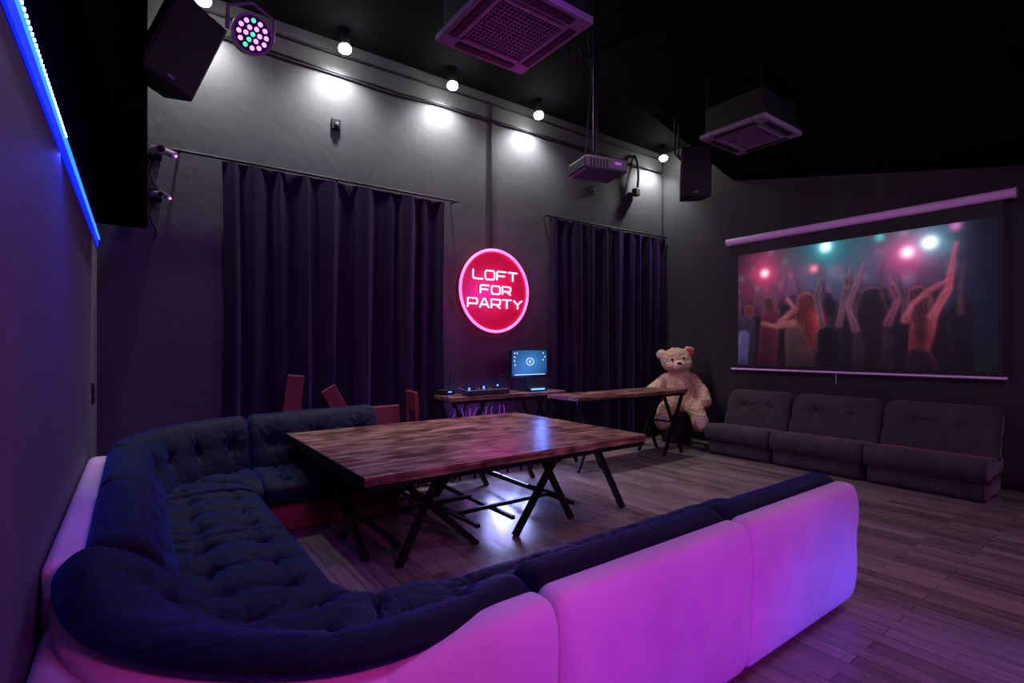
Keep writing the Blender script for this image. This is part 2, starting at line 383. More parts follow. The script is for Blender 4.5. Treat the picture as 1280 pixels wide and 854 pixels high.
for k,(a,b) in enumerate(mods):
    if k==2:
        def off(s): return 0.13*(1-sst((s-S2)/0.75))
        def shell(s):
            H=0.72-0.22*sst((s-S2-0.15)/1.0)
            return sup(0.07,(H+0.04)/2,0.085,(H-0.04)/2,n=96,e=3.6,lean=-0.03)
        sweep('back_shell', spath, a,b, shell, M_lilac, SG, ns=40, endr=0.045, side='none')
        def rim(s): o=off(s); return sup(0.085+o,0.585,0.112,0.065,n=48,e=2.6,lean=-0.15)
        sweep('rim_roll', spath, a,b, rim, M_lilac, SG, ns=50, endr=0.05, side='none')
        def pad(s):
            o=off(s); t=sst((s-(L1+arc1-0.55))/0.5)
            h=0.08*t
            pts=[(-0.01+o,0.665),(0.10+o,0.61),(0.28+o*.6,0.50),(0.42,0.36),(0.60,0.23),(0.93,0.225),(0.965,0.32),(0.93,0.44),(0.75,0.478),(0.58,0.49),(0.44+o*.4,0.51+h*.3),(0.31+o*.7,0.59+h*.8),(0.18+o,0.69+h),(0.06+o,0.735+h),(-0.02+o,0.71+h*.5)]
            return smoothpoly(pts,8)
        bt=[((i+0.5)/4,0.30) for i in range(4)]+[((i+0.5)/3,0.55) for i in range(3)]+[(0.3,0.80),(0.7,0.80)]
        sweep('corner_cushion', spath, a,b, pad, M_navy, SG, ns=110, endr=0.06, buttons=bt, side='top', depth=0.04)
    else:
        near = k<2
        def shell(s):
            H=hz(s) if near else hz(s)-0.07
            return sup(0.08,(H+0.04)/2,0.085,(H-0.04)/2,n=96,e=3.6,lean=-0.03)
        sweep('back_shell', spath, a,b, shell, M_lilac, SG, ns=60, endr=0.045, groove=0.42, side='none')
        def backc(s):
            H=hz(s); 
            if near: return sup(0.245,0.28+(H-0.25)/2,0.115,(H-0.25)/2,n=64,e=2.7,lean=-0.24)
            return sup(0.205,0.31+(H-0.25)/2,0.135,(H-0.25)/2,n=64,e=2.7,lean=-0.26)
        nb=4 if b-a>1.3 else 3
        bt=[((i+0.5)/nb,0.60) for i in range(nb)]
        sweep('back_cushion', spath, a,b, backc, M_navy, SG, ns=70, endr=0.06, buttons=bt, side='front', depth=0.045)
        def seat(s): return sup(0.58,0.335,0.375,0.135,n=90,e=2.7)
        if k==5: bt=[((i+0.5)/3,0.30) for i in range(3)]+[(0.5,0.62)]
        else: bt=[((i+0.5)/3,0.36) for i in range(3)]+[((i+0.5)/3,0.74) for i in range(3)]
        sweep('seat_cushion', spath, a,b, seat, M_navy, SG, ns=70, endr=0.06, buttons=bt, side='top', depth=0.055)
    def base(s): return sup(0.53,0.12,0.36,0.115,n=40,e=6)
    sweep('base', spath, a+0.01,b-0.01, base, M_maroon, SG, ns=20, endr=0.03, side='none')
boxb('side_bolster', -0.266,-0.12, 2.35,4.5, 0.03,0.76, M_lilac, SG, bev=0.05, seg=6)
boxb('corner_bolster', -0.264,0.10, 0.75,2.40, 0.03,0.58, M_lilac, SG, bev=0.09, seg=6)

# ------------------------------------------------------------------ lounge chairs on the right wall
for (ya,yb) in ((1.27,2.30),(2.32,3.34),(3.36,4.26)):
    g=group('lounge_chair',(7.30,(ya+yb)/2,0))
    w=(yb-ya)
    def cp(s): return (0,-w/2+s),(-1,0)
    sweep('base', cp, 0.02,w-0.02, lambda s: sup(0.44,0.11,0.335,0.11,n=48,e=5), M_taupe, g, ns=16, endr=0.03, side='none')
    sweep('seat', cp, 0,w, lambda s: smoothpoly([(0.10,0.24),(0.45,0.20),(0.72,0.19),(0.83,0.24),(0.84,0.36),(0.76,0.425),(0.55,0.41),(0.30,0.385),(0.12,0.38)],8), M_taupe, g, ns=40, endr=0.05, side='none')
    sweep('back', cp, 0,w, lambda s: sup(0.20,0.565,0.105,0.315,n=80,e=2.5,lean=-0.34), M_taupe, g, ns=60, endr=0.10,
          buttons=[(0.3,0.66),(0.7,0.66)], side='front', depth=0.035)

# ------------------------------------------------------------------ main party table
g=group('dining_table',(2.39,3.97,0)); hx,hy,zt=1.29,0.98,0.72
for i in range(6):
    w=2*hy/6; yc=-hy+w*(i+0.5)
    box('plank', (0,yc,zt-0.03), (2*hx,w-0.003,0.06), M_wood, g, bev=0.004)
boxb('apron_front',-hx+0.02,hx-0.02,-hy+0.01,-hy+0.05,zt-0.095,zt-0.061,M_metal,g)
boxb('apron_back',-hx+0.02,hx-0.02,hy-0.05,hy-0.01,zt-0.095,zt-0.061,M_metal,g)
boxb('apron_left',-hx+0.01,-hx+0.05,-hy+0.05,hy-0.05,zt-0.095,zt-0.061,M_metal,g)
boxb('apron_right',hx-0.05,hx-0.01,-hy+0.05,hy-0.05,zt-0.095,zt-0.061,M_metal,g)
boxb('edge_band',-hx-0.006,-hx,-hy,hy,zt-0.062,zt-0.002,M_black,g)
zt2=zt-0.09
def L(p,q,w=0.045): bar('leg',(p[0]-2.39,p[1]-3.97,p[2]),(q[0]-2.39,q[1]-3.97,q[2]),w,M_metal,g)
for y in (3.28,4.62):
    L((1.78,y,zt2),(1.44,y,0.0)); L((1.42,y+0.05,zt2),(2.10,y+0.05,0.0))
    L((2.90,y,zt2),(2.43,y,0.0)); L((2.72,y+0.05,zt2),(3.08,y+0.05,0.0)); L((3.32,y,zt2),(3.68,y,0.0))
for x in (1.46,2.10,2.43,3.08):
    L((x,3.3,0.14),(x,4.65,0.14),0.03)
L((1.22,3.15,zt2),(1.30,4.05,0.0)); L((1.22,4.2,zt2),(1.30,3.5,0.0)); 
L((1.44,3.95,0.16),(2.43,3.95,0.16),0.03); L((2.1,3.6,0.16),(3.08,3.6,0.16),0.03)
L((1.6,3.33,0.36),(2.0,4.6,0.2),0.02); L((2.6,3.33,0.36),(3.0,4.6,0.2),0.02)
L((2.0,3.33,0.2),(1.6,4.6,0.36),0.02); L((3.0,3.33,0.2),(2.6,4.6,0.36),0.02)

# ------------------------------------------------------------------ side table + dj desk
def side_table(name,x0,x1,y0,y1,z):
    cx,cy=(x0+x1)/2,(y0+y1)/2; g=group(name,(cx,cy,0)); a,b=(x1-x0)/2,(y1-y0)/2
    for i in range(3):
        w=2*b/3; box('plank',(0,-b+w*(i+0.5),z-0.022),(2*a,w-0.003,0.044),M_wood,g,bev=0.003)
    boxb('rail_front',-a+0.02,a-0.02,-b+0.02,-b+0.05,z-0.08,z-0.045,M_metal,g)
    boxb('rail_back',-a+0.02,a-0.02,b-0.05,b-0.02,z-0.08,z-0.045,M_metal,g)
    for sx in (-1,1):
        for yy in (-b+0.06,b-0.06):
            bar('leg',(sx*(a-0.25)-0.2,yy,z-0.08),(sx*(a-0.25)+0.2,yy,0),0.035,M_metal,g)
            bar('leg',(sx*(a-0.25)+0.2,yy,z-0.08),(sx*(a-0.25)-0.2,yy,0),0.035,M_metal,g)
        bar('stretcher',(sx*(a-0.25),-b+0.06,z/2),(sx*(a-0.25),b-0.06,z/2),0.025,M_metal,g)
    return g
side_table('side_table',4.2,6.33,4.42,4.98,0.90)
side_table('dj_desk',2.86,4.56,5.03,5.48,0.93)

# monitor
g=group('computer_monitor',(4.14,5.28,0.932))
box('foot',(0,0.02,0.008),(0.26,0.18,0.014),M_black,g,bev=0.005)
boxb('neck',-0.03,0.03,0.03,0.055,0.01,0.25,M_black,g)
box('bezel',(0,0,0.36),(0.62,0.035,0.385),M_black,g,bev=0.008)
M_desk, N_, L_, p_ = newmat('monitor_picture')
tc=N_.new('ShaderNodeTexCoord'); gr=N_.new('ShaderNodeTexGradient'); gr.gradient_type='SPHERICAL'; mp=N_.new('ShaderNodeMapping'); mp.inputs['Scale'].default_value=(2.6,1,3.6)
L_.new(tc.outputs['Object'],mp.inputs[0]); L_.new(mp.outputs[0],gr.inputs[0]); rp=N_.new('ShaderNodeValToRGB')
rp.color_ramp.elements[0].color=(0.006,0.025,0.11,1); rp.color_ramp.elements[1].color=(0.05,0.25,0.65,1)
L_.new(gr.outputs['Fac'],rp.inputs[0]); L_.new(rp.outputs[0],p_.inputs['Emission Color']); p_.inputs['Emission Strength'].default_value=1.0; p_.inputs['Base Color'].default_value=(0,0,0,1)
o=box('display',(0,-0.019,0.365),(0.57,0.003,0.325),M_desk,g)
M_icon=mat('screen_icon',(0,0,0),emit=(0.75,0.88,1),es=0.9)
tube('mark',[(0.06*math.cos(a*math.pi/12),-0.024,0.38+0.045*math.sin(a*math.pi/12)) for a in range(24)],0.006,M_icon,g,cyclic=True)
sph('mark_dot',(0,-0.023,0.38),(0.018,0.004,0.018),M_icon,g)
for (ix,iz) in ((-0.25,0.49),(-0.25,0.44),(-0.25,0.39),(-0.21,0.49),(0.22,0.49),(0.25,0.44),(0.22,0.40),(-0.24,0.34)):
    box('icon',(ix,-0.0215,iz),(0.018,0.002,0.02),M_icon,g)
box('taskbar',(0,-0.0215,0.212),(0.5,0.002,0.010),M_icon,g)
box('speaker_bar',(0.02,-0.13,0.03),(0.30,0.06,0.05),M_black,g,bev=0.01)
box('led_front',(0.02,-0.162,0.03),(0.22,0.004,0.018),M_blueled,g)
light('POINT','monitor_glow_light',(4.14,5.02,1.12),6,(0.10,0.22,1.0),0.05)

g=group('dj_mixer',(3.38,5.20,0.947))
box('body',(0,0,0.03),(0.60,0.26,0.055),M_greyplastic,g,rot=(0.08,0,0),bev=0.008)
for i in range(7):
    for j in range(3):
        bar('knob',(-0.25+i*0.083,-0.08+j*0.07,0.05+j*0.006),(-0.25+i*0.083,-0.08+j*0.07,0.078+j*0.006),0.018,(M_blueled if (i*2+j)%7==0 else M_black),g,True)
bar('jog_wheel',(-0.2,0.0,0.055),(-0.2,0.0,0.07),0.13,M_black,g,True); bar('jog_wheel',(0.2,0.0,0.055),(0.2,0.0,0.07),0.13,M_black,g,True)
g=group('wireless_receiver',(2.98,5.41,0.932))
box('body',(0,0,0.03),(0.18,0.10,0.055),M_black,g,bev=0.006)
bar('antenna_1',(-0.08,0.03,0.05),(-0.13,0.03,0.25),0.012,M_black,g,True); bar('antenna_2',(0.06,0.03,0.05),(0.085,0.03,0.25),0.012,M_black,g,True)
box('led',(0.03,-0.052,0.035),(0.05,0.003,0.01),M_blueled,g)
g=group('gooseneck_microphone',(3.74,5.42,0.932))
box('foot',(0,0,0.012),(0.08,0.08,0.022),M_black,g,bev=0.004)
tube('stem',[(0,0,0.02),(-0.01,0,0.14),(0.02,-0.02,0.2),(0.03,-0.03,0.2)],0.007,M_black,g,kind='NURBS'); sph('head',(0.03,-0.035,0.2),0.018,M_black,g)
for i,(x,mm) in enumerate(((3.02,M_mag),(3.32,M_iceled),(3.68,M_iceled),(4.05,M_blueled))):
    g=group('par_light',(x,4.98,0.28))
    bar('can',(0,0.06,0),(0,-0.06,0.0),0.17,M_black,g,True)
    bar('stand_1',(-0.10,0,0.02),(-0.10,0.0,-0.28),0.02,M_black,g); bar('stand_2',(0.10,0,0.02),(0.10,0.0,-0.28),0.02,M_black,g)
    for k in range(7):
        a=k*math.pi/3; r=0 if k==6 else 0.05
        sph('diode',(r*math.cos(a),-0.062,r*math.sin(a)),(0.017,0.008,0.017),mm,g,12)
pts=[]; rnd=random.Random(3)
for k in range(9):
    x=2.93+k*0.085
    pts.append([(x+0.03*rnd.uniform(-1,1),5.07+0.03*rnd.random(),0.86-0.05*j-0.02*rnd.random()) for j in range(1,10)])
tube('string_lights',pts,0.004,M_magdim)
light('AREA','party_floor_light',(3.5,4.85,0.45),14,(0.40,0.45,1.0),0.5,(3.2,3.9,0.0),sizey=0.15)
light('POINT','under_desk_light',(3.6,5.2,0.62),9,(0.35,0.12,1.0),0.06)

# ------------------------------------------------------------------ maroon chairs behind the table
def wchair(x,y,rz,h=0.98):
    g=group('dining_chair',(x,y,0),rz)
    box('seat',(0,0,0.44),(0.36,0.34,0.05),M_maroonwood,g,bev=0.015)
    for sx in (-1,1):
        bar('leg_front',(sx*0.15,-0.14,0.43),(sx*0.16,-0.16,0),0.035,M_maroonwood,g)
        bar('leg_back',(sx*0.15,0.14,0.0),(sx*0.15,0.17,h-0.02),0.035,M_maroonwood,g)
    box('backrest',(0,0.16,h-0.12),(0.34,0.035,0.24),M_maroonwood,g,rot=(-0.08,0,0),bev=0.015)
    bar('rail',(-0.15,-0.15,0.22),(0.15,-0.15,0.22),0.02,M_maroonwood,g)
wchair(2.20,5.20,0.0,0.86)
wchair(2.62,5.20,math.pi*0.46,1.02)
for (x,a,h) in ((1.27,0.12,1.22),(1.70,-0.5,1.10)):
    g=group('folded_chair',(x,5.43,0))
    box('backboard',(0,0.0,h-0.2),(0.16,0.03,0.40),M_maroonwood,g,rot=(0.02,a,0),bev=0.008)
    bar('leg_1',(-0.10,0,0.0),(-0.06,0,h-0.3),0.03,M_maroonwood,g); bar('leg_2',(0.10,0,0.0),(0.06,0,h-0.3),0.03,M_maroonwood,g)
    bar('rung',(-0.1,0,0.3),(0.1,0,0.3),0.02,M_maroonwood,g)

# ------------------------------------------------------------------ teddy bear
def bear():
    g=group('teddy_bear',(6.90,4.97,0.47),-0.80)
    bm=bmesh.new()
    def el(c,r,rot=None):
        mt=Matrix.Translation(c)
        if rot: mt=mt@Matrix.Rotation(rot[0],4,rot[1])
        mt=mt@Matrix.Diagonal((*r,1))
        bmesh.ops.create_uvsphere(bm,u_segments=24,v_segments=16,radius=1.0,matrix=mt)
    def chain(pts):
        for i in range(len(pts)-1):
            (p,r),(q,t)=pts[i],pts[i+1]; p=Vector(p);q=Vector(q); n=7
            for k in range(n+1):
                f=k/n; rr_=r+(t-r)*f; el(p.lerp(q,f),(rr_,)*3)
    el((0,0,0.22),(0.27,0.23,0.22)); el((0,-0.02,0.40),(0.235,0.20,0.24)); el((0,0,0.56),(0.19,0.15,0.14))
    H=Matrix.Translation((-0.02,-0.03,0.58))@Matrix.Rotation(-0.12,4,'Y')
    def hp(x,y,z): return H@Vector((x,y,z))
    el(hp(0,0,0.24),(0.235,0.20,0.20)); el(hp(0,-0.05,0.19),(0.22,0.17,0.14))
    for sx in (-1,1): 
        el(hp(sx*0.205,0.02,0.36),(0.085,0.05,0.085))
        el(hp(sx*0.09,-0.15,0.17),(0.09,0.07,0.07))
    chain([((-0.19,0,0.52),0.10),((-0.34,-0.08,0.42),0.095),((-0.44,-0.16,0.34),0.10)])
    chain([((0.19,0,0.52),0.10),((0.33,-0.05,0.34),0.095),((0.35,-0.16,0.20),0.10)])
    chain([((-0.14,-0.10,0.13),0.13),((-0.25,-0.34,0.08),0.115),((-0.30,-0.44,-0.04),0.115)])
    chain([((0.14,-0.10,0.13),0.13),((0.20,-0.34,0.08),0.115),((0.22,-0.44,-0.06),0.115)])
    el((-0.305,-0.49,-0.06),(0.12,0.08,0.14)); el((0.225,-0.49,-0.08),(0.12,0.08,0.14))
    me=bpy.data.meshes.new('body'); bm.to_mesh(me); bm.free()
    ob=fin('body',me,M_fur,g,True)
    md=ob.modifiers.new('r','REMESH'); md.mode='VOXEL'; md.voxel_size=0.014; md.use_smooth_shade=True
    md=ob.modifiers.new('s','SMOOTH'); md.iterations=5; md.factor=0.6
    tx=bpy.data.textures.new('fur','CLOUDS'); tx.noise_scale=0.035; tx.noise_depth=2
    md=ob.modifiers.new('d','DISPLACE'); md.texture=tx; md.strength=0.035; md.mid_level=0.5
    def part(nm,c,r,m): return sph(nm,c,r,m,g)
    part('snout',hp(0,-0.20,0.17),(0.10,0.09,0.08),M_furlight)
    part('nose',hp(0,-0.285,0.205),(0.036,0.022,0.024),M_eye)
    for sx,nm in ((-1,'eye_left'),(1,'eye_right')): part(nm,hp(sx*0.085,-0.208,0.27),(0.019,0.014,0.019),M_eye)
    part('ear_lining_left',hp(-0.21,-0.035,0.36),(0.055,0.018,0.055),M_furlight); part('ear_lining_right',hp(0.21,-0.035,0.36),(0.06,0.022,0.06),M_earred)
    tube('mouth',[tuple(hp(-0.035,-0.283,0.135)),tuple(hp(-0.015,-0.293,0.125)),tuple(hp(0,-0.293,0.14)),tuple(hp(0.015,-0.293,0.125)),tuple(hp(0.035,-0.283,0.135))],0.005,M_eye,g)
    part('sole_left',(-0.307,-0.567,-0.06),(0.075,0.012,0.09),M_furlight); part('sole_right',(0.227,-0.567,-0.08),(0.075,0.012,0.09),M_furlight)
bear()
g=group('ottoman',(6.95,5.06,0))
bar('drum',(0,0,0.03),(0,0,0.42),0.46,M_black,g,True); bar('cushion',(0,0,0.42),(0,0,0.462),0.44,M_taupe,g,True)
for a in range(4): bar('foot',(0.17*math.cos(a*1.57+.78),0.17*math.sin(a*1.57+.78),0),(0.17*math.cos(a*1.57+.78),0.17*math.sin(a*1.57+.78),0.04),0.04,M_black,g,True)

# ------------------------------------------------------------------ projector screen with picture
g=group('projector_screen',(7.34,0,0))
YA,YZ=1.22,4.40
bar('housing',(0,YA,3.10),(0,YZ,3.10),0.105,M_screencase,g,True)
bar('end_cap_1',(0,YA-0.02,3.10),(0,YA,3.10),0.115,M_whiteplastic,g,True); bar('end_cap_2',(0,YZ,3.10),(0,YZ+0.02,3.10),0.115,M_whiteplastic,g,True)
boxb('fabric',-0.004,0.0,1.30,4.33,1.19,3.08,M_scrborder,g)
bar('weight_bar',(0,1.27,1.17),(0,4.35,1.17),0.03,M_screencase,g,True)
tube('pull_cord',[(0,2.9,1.16),(0,2.9,1.02)],0.004,M_whiteplastic,g)
def picture():
    W,Hh=500,284; asp=2.90/1.65
    xs=np.linspace(0,1,W); ys=np.linspace(0,1,Hh); U,V=np.meshgrid(xs,ys)
    X=U*asp; img=np.zeros((Hh,W,3))
    def add(c,x,y,s,k=1.0,sy=None):
        sy=sy or s; gg=np.exp(-(((X-x*asp)/s)**2+((V-y)/sy)**2))*k
        for i in range(3): img[...,i]+=c[i]*gg
    img[...]=(0.003,0.006,0.014)
    add((0.010,0.085,0.11),0.45,0.06,0.38,1.0,0.32); add((0.15,0.01,0.04),0.14,0.22,0.24,1.0,0.27)
    add((0.11,0.012,0.06),0.72,0.2,0.27,1.0,0.24); add((0.0,0.008,0.020),0.85,0.4,0.4); add((0.012,0.045,0.06),0.77,0.06,0.22,1,0.16)
    add((0.06,0.01,0.05),0.35,0.35,0.3,0.8,0.2)
    rs=np.random.RandomState(5)
    for _ in range(30):
        add((0.03,0.07,0.09) if rs.rand()>.55 else (0.13,0.015,0.05), rs.rand()*0.9, rs.rand()*0.38, 0.015+0.04*rs.rand(), 0.6)
    noise=np.zeros_like(U)
    for f,a in ((9,0.45),(22,0.3),(60,0.25)):
        gN=rs.rand(f+2,int(f*asp)+3); yy=V*f; xx=X*f
        iy=np.minimum(yy.astype(int),f); ix=np.minimum(xx.astype(int),gN.shape[1]-2); fy=yy-iy; fx=xx-ix
        fy=fy*fy*(3-2*fy); fx=fx*fx*(3-2*fx)
        noise+=a*((gN[iy,ix]*(1-fx)+gN[iy,ix+1]*fx)*(1-fy)+(gN[iy+1,ix]*(1-fx)+gN[iy+1,ix+1]*fx)*fy)
    def seg(pts,rad,col,soft=0.010,edge=None,strand=0.0):
        nonlocal img
        dm=np.full(U.shape,1e9)
        for i in range(len(pts)-1):
            (ax,ay),(bx,by)=pts[i],pts[i+1]; ax*=asp;bx*=asp
            vx,vy=bx-ax,by-ay; t=np.clip(((X-ax)*vx+(V-ay)*vy)/(vx*vx+vy*vy+1e-9),0,1)
            r=rad if not hasattr(rad,'__len__') else rad[i]+(rad[i+1]-rad[i])*t
            dm=np.minimum(dm,np.hypot(X-ax-t*vx,V-ay-t*vy)-r)
        dm=dm+0.022*(noise-0.5)
        a=1/(1+np.exp(np.clip(dm/(soft*0.5),-30,30)))
        depth=np.clip(-dm/0.05,0,1)
        fade=np.clip(1.15-1.0*np.clip((V-0.38)/0.62,0,1),0,1.2)
        tex=(0.35+1.1*noise*(1-0.55*depth))*fade
        if strand: tex=tex*(1+strand*np.sin(X*260+14*noise))
        sh=np.array(col)[None,None,:]*tex[...,None]
        if edge is not None:
            gy,gx=np.gradient(dm); up=np.clip(-gy/(np.hypot(gx,gy)+1e-9)*0.5+0.5,0,1)
            e=np.exp(-(dm/0.009)**2)*(dm<0.02)*up*0.45*fade; sh=sh+e[...,None]*np.array(edge)
        img=img*(1-a[...,None])+sh*a[...,None]
    D=(0.004,0.004,0.008)
    for _ in range(38):
        x=rs.rand()*0.92; y=0.42+0.12*rs.rand(); seg([(x,y),(x,y+0.04)],0.030,(0.022,0.008,0.020) if x>.3 else (0.05,0.01,0.025)); seg([(x,y+.1),(x,1)],0.065,(0.009,0.006,0.014))
        if rs.rand()>.3: 
            b=rs.uniform(-1,1)
            seg([(x+0.02*b,y+0.12),(x+0.05*b,y-0.05),(x+0.03*rs.uniform(-1,1)+.02*b,y-0.22)],[0.017,0.011,0.006],(0.055,0.018,0.035),edge=(0.05,0.05,0.09))
    seg([(0.04,0.62),(0.035,1.0)],0.085,(0.03,0.018,0.05)); seg([(0.055,0.50),(0.06,0.53)],0.042,(0.07,0.015,0.02),edge=(0.2,0.03,0.05))
    seg([(0.03,0.74),(0.02,1.0)],0.05,(0.14,0.12,0.34))
    seg([(0.17,0.57),(0.15,1.0)],[0.07,0.085],(0.09,0.010,0.030),edge=(0.25,0.03,0.07)); seg([(0.16,0.44),(0.17,0.49)],0.045,(0.05,0.012,0.014),edge=(0.3,0.04,0.07))
    seg([(0.22,0.62),(0.285,0.52),(0.25,0.43)],[0.024,0.017,0.010],(0.26,0.065,0.085),edge=(0.25,0.06,0.09))
    seg([(0.30,0.74),(0.31,1.05)],[0.105,0.12],(0.10,0.045,0.060),edge=(0.15,0.04,0.06))
    seg([(0.28,0.63),(0.20,0.66),(0.13,0.63)],[0.026,0.019,0.011],(0.27,0.08,0.09),edge=(0.2,0.06,0.08))
    seg([(0.335,0.46),(0.34,0.58),(0.37,0.84)],[0.065,0.095,0.03],(0.09,0.014,0.016),0.03,edge=(0.45,0.05,0.06),strand=0.35)
    seg([(0.385,0.58),(0.395,0.80)],[0.022,0.010],(0.42,0.035,0.045),0.05,strand=0.4)
    seg([(0.43,0.75),(0.44,1.05)],0.09,D,edge=(0.02,0.05,0.06)); seg([(0.44,0.5),(0.44,0.56)],0.045,D)
    seg([(0.405,0.66),(0.38,0.42),(0.415,0.20)],[0.025,0.016,0.008],(0.08,0.03,0.05),edge=(0.07,0.16,0.2))
    seg([(0.475,0.66),(0.50,0.40),(0.52,0.21)],[0.025,0.016,0.008],(0.10,0.03,0.055),edge=(0.08,0.16,0.2))
    seg([(0.60,0.80),(0.60,1.05)],[0.13,0.12],(0.035,0.02,0.035)); seg([(0.60,0.46),(0.60,0.58),(0.605,0.92)],[0.07,0.105,0.06],(0.012,0.006,0.010),0.03,edge=(0.16,0.05,0.11),strand=0.4)
    seg([(0.54,0.70),(0.51,0.52),(0.555,0.30),(0.57,0.20)],[0.026,0.019,0.011,0.008],(0.14,0.04,0.075),edge=(0.14,0.14,0.2))
    seg([(0.66,0.66),(0.695,0.50),(0.665,0.32)],[0.026,0.018,0.009],(0.14,0.03,0.06),edge=(0.22,0.08,0.16))
    seg([(0.78,0.68),(0.765,0.86),(0.78,1.05)],[0.072,0.055,0.095],(0.30,0.040,0.065),edge=(0.4,0.06,0.1))
    seg([(0.765,0.92),(0.78,1.05)],[0.075,0.11],(0.03,0.008,0.02)); seg([(0.76,0.46),(0.765,0.53),(0.775,0.78)],[0.05,0.072,0.035],(0.05,0.014,0.020),0.03,edge=(0.4,0.05,0.08),strand=0.35)
    seg([(0.81,0.62),(0.858,0.44),(0.872,0.22),(0.88,0.14)],[0.028,0.020,0.011,0.012],(0.30,0.05,0.085),edge=(0.3,0.08,0.14))
    seg([(0.72,0.64),(0.74,0.54),(0.80,0.44),(0.855,0.38)],[0.025,0.018,0.011,0.007],(0.26,0.05,0.08),edge=(0.25,0.07,0.12))
    for (c,x,y,s,k) in (((1,0.05,0.18),0.14,0.19,0.09,0.4),((1,0.6,0.7),0.14,0.19,0.03,1.5),((0.05,0.7,0.8),0.42,0.04,0.09,0.4),((0.7,1,1),0.42,0.035,0.036,1.6),
        ((1,0.03,0.25),0.727,0.16,0.11,0.45),((1,0.6,0.75),0.727,0.16,0.036,1.6),((0.05,0.5,0.7),0.80,0.11,0.11,0.4),((0.8,1,1),0.80,0.11,0.040,1.6),((1,0.15,0.25),0.37,0.20,0.028,0.9),
        ((0.05,0.6,0.6),0.63,0.02,0.03,0.6),((0.8,0.2,0.6),0.88,0.02,0.03,0.7)):
        add(c,x,y,s,k)
    add((0.012,0.014,0.030),0.5,0.3,0.7,0.35,0.35)
    img*= (1-0.6*np.clip((U-0.85)/0.12,0,1))[...,None]
    img=np.clip(img,0,1.6)
    co=np.zeros((Hh*W,3)); co[:,0]=-0.008; co[:,1]=(4.24-U*2.90).ravel(); co[:,2]=(2.88-V*1.65).ravel()
    idx=np.arange(Hh*W).reshape(Hh,W); q=np.stack([idx[:-1,:-1],idx[1:,:-1],idx[1:,1:],idx[:-1,1:]],-1).reshape(-1,4)
    me=bpy.data.meshes.new('picture'); me.from_pydata(co.tolist(),[],q.tolist()); me.update()
    at=me.color_attributes.new('pic','FLOAT_COLOR','POINT'); buf=np.ones((Hh*W,4),dtype=np.float32); buf[:,:3]=img.reshape(-1,3); at.data.foreach_set('color',buf.ravel())
    m,N,L_,p=newmat('projected_picture'); a=N.new('ShaderNodeAttribute'); a.attribute_name='pic'
    L_.new(a.outputs['Color'],p.inputs['Emission Color']); p.inputs['Emission Strength'].default_value=1.1; p.inputs['Base Color'].default_value=(0.01,0.01,0.01,1); p.inputs['Roughness'].default_value=0.8
    fin('picture',me,m,g)
picture()

# ------------------------------------------------------------------ ceiling-hung equipment
def cassette(x0,x1,y0,y1,z):
    cx,cy=(x0+x1)/2,(y0+y1)/2; a,b=(x1-x0)/2,(y1-y0)/2
    g=group('ceiling_air_conditioner',(cx,cy,z))
    box('casing',(0,0,0.19),(2*a-0.08,2*b-0.08,0.28),M_black,g,bev=0.01)
    w=0.13
    boxb('frame_1',-a,a,-b,-b+w,0,0.05,M_acpanel,g,0.008); boxb('frame_2',-a,a,b-w,b,0,0.05,M_acpanel,g,0.008)
    boxb('frame_3',-a,-a+w,-b+w,b-w,0,0.05,M_acpanel,g,0.008); boxb('frame_4',a-w,a,-b+w,b-w,0,0.05,M_acpanel,g,0.008)
    boxb('louver_1',-a+w,a-w,-b+0.035,-b+0.09,-0.008,0.0,M_black,g); boxb('louver_2',-a+w,a-w,b-0.09,b-0.035,-0.008,0.0,M_black,g)
    boxb('louver_3',-a+0.035,-a+0.09,-b+w,b-w,-0.008,0.0,M_black,g); boxb('louver_4',a-0.09,a-0.035,-b+w,b-w,-0.008,0.0,M_black,g)
    boxb('filter',-a+w,a-w,-b+w,b-w,0.02,0.03,M_black,g)
    boxb('grille_rim_1',-a+w,a-w,-b+w,-b+w+0.02,-0.012,0.0,M_acpanel,g); boxb('grille_rim_2',-a+w,a-w,b-w-0.02,b-w,-0.012,0.0,M_acpanel,g)
    for i in range(15):
        xx=-a+w+(2*a-2*w)*(i+0.5)/15; boxb('slat',xx-0.003,xx+0.003,-b+w,b-w,0.0,0.012,M_acpanel,g)
    for i in range(15):
        yy=-b+w+(2*b-2*w)*(i+0.5)/15; boxb('slat',-a+w,a-w,yy-0.003,yy+0.003,0.0,0.012,M_acpanel,g)
    for sx in (-1,1):
        for sy in (-1,1): bar('hanger',(sx*(a-0.06),sy*(b-0.06),0.3),(sx*(a-0.06),sy*(b-0.06),ZC-z),0.015,M_metal,g,True)
cassette(1.66,2.40,2.38,3.16,3.60)
cassette(4.88,5.64,2.55,3.26,3.72)

g=group('projector',(3.10,3.03,2.98),-0.25)
box('body',(0,0,0.0),(0.40,0.30,0.11),M_greyplastic,g,bev=0.02)
box('top_plate',(0,0,0.06),(0.34,0.25,0.015),M_black,g,bev=0.004)
bar('lens',(0.205,0.04,0.0),(0.24,0.04,0.0),0.075,M_eye,g,True)
for i in range(6): box('vent',(-0.15+i*0.03,-0.152,0.0),(0.012,0.004,0.06),M_black,g)
box('mark_plate',(0.10,-0.151,0.01),(0.06,0.003,0.02),M_magdim,g)
bar('pole',(-0.02,0,0.07),(-0.02,0,ZC-2.98),0.045,M_metal,g,True)
for sx in(-1,1): bar('arm',(-0.02,0,0.14),(sx*0.14,0.08*sx,0.06),0.018,M_metal,g)
tube('cable',[(-0.06,0,1.8),(-0.10,0.02,1.2),(-0.02,0.03,0.8),(-0.08,0.02,0.4),(-0.12,0,0.05)],0.008,M_black,g,kind='NURBS')
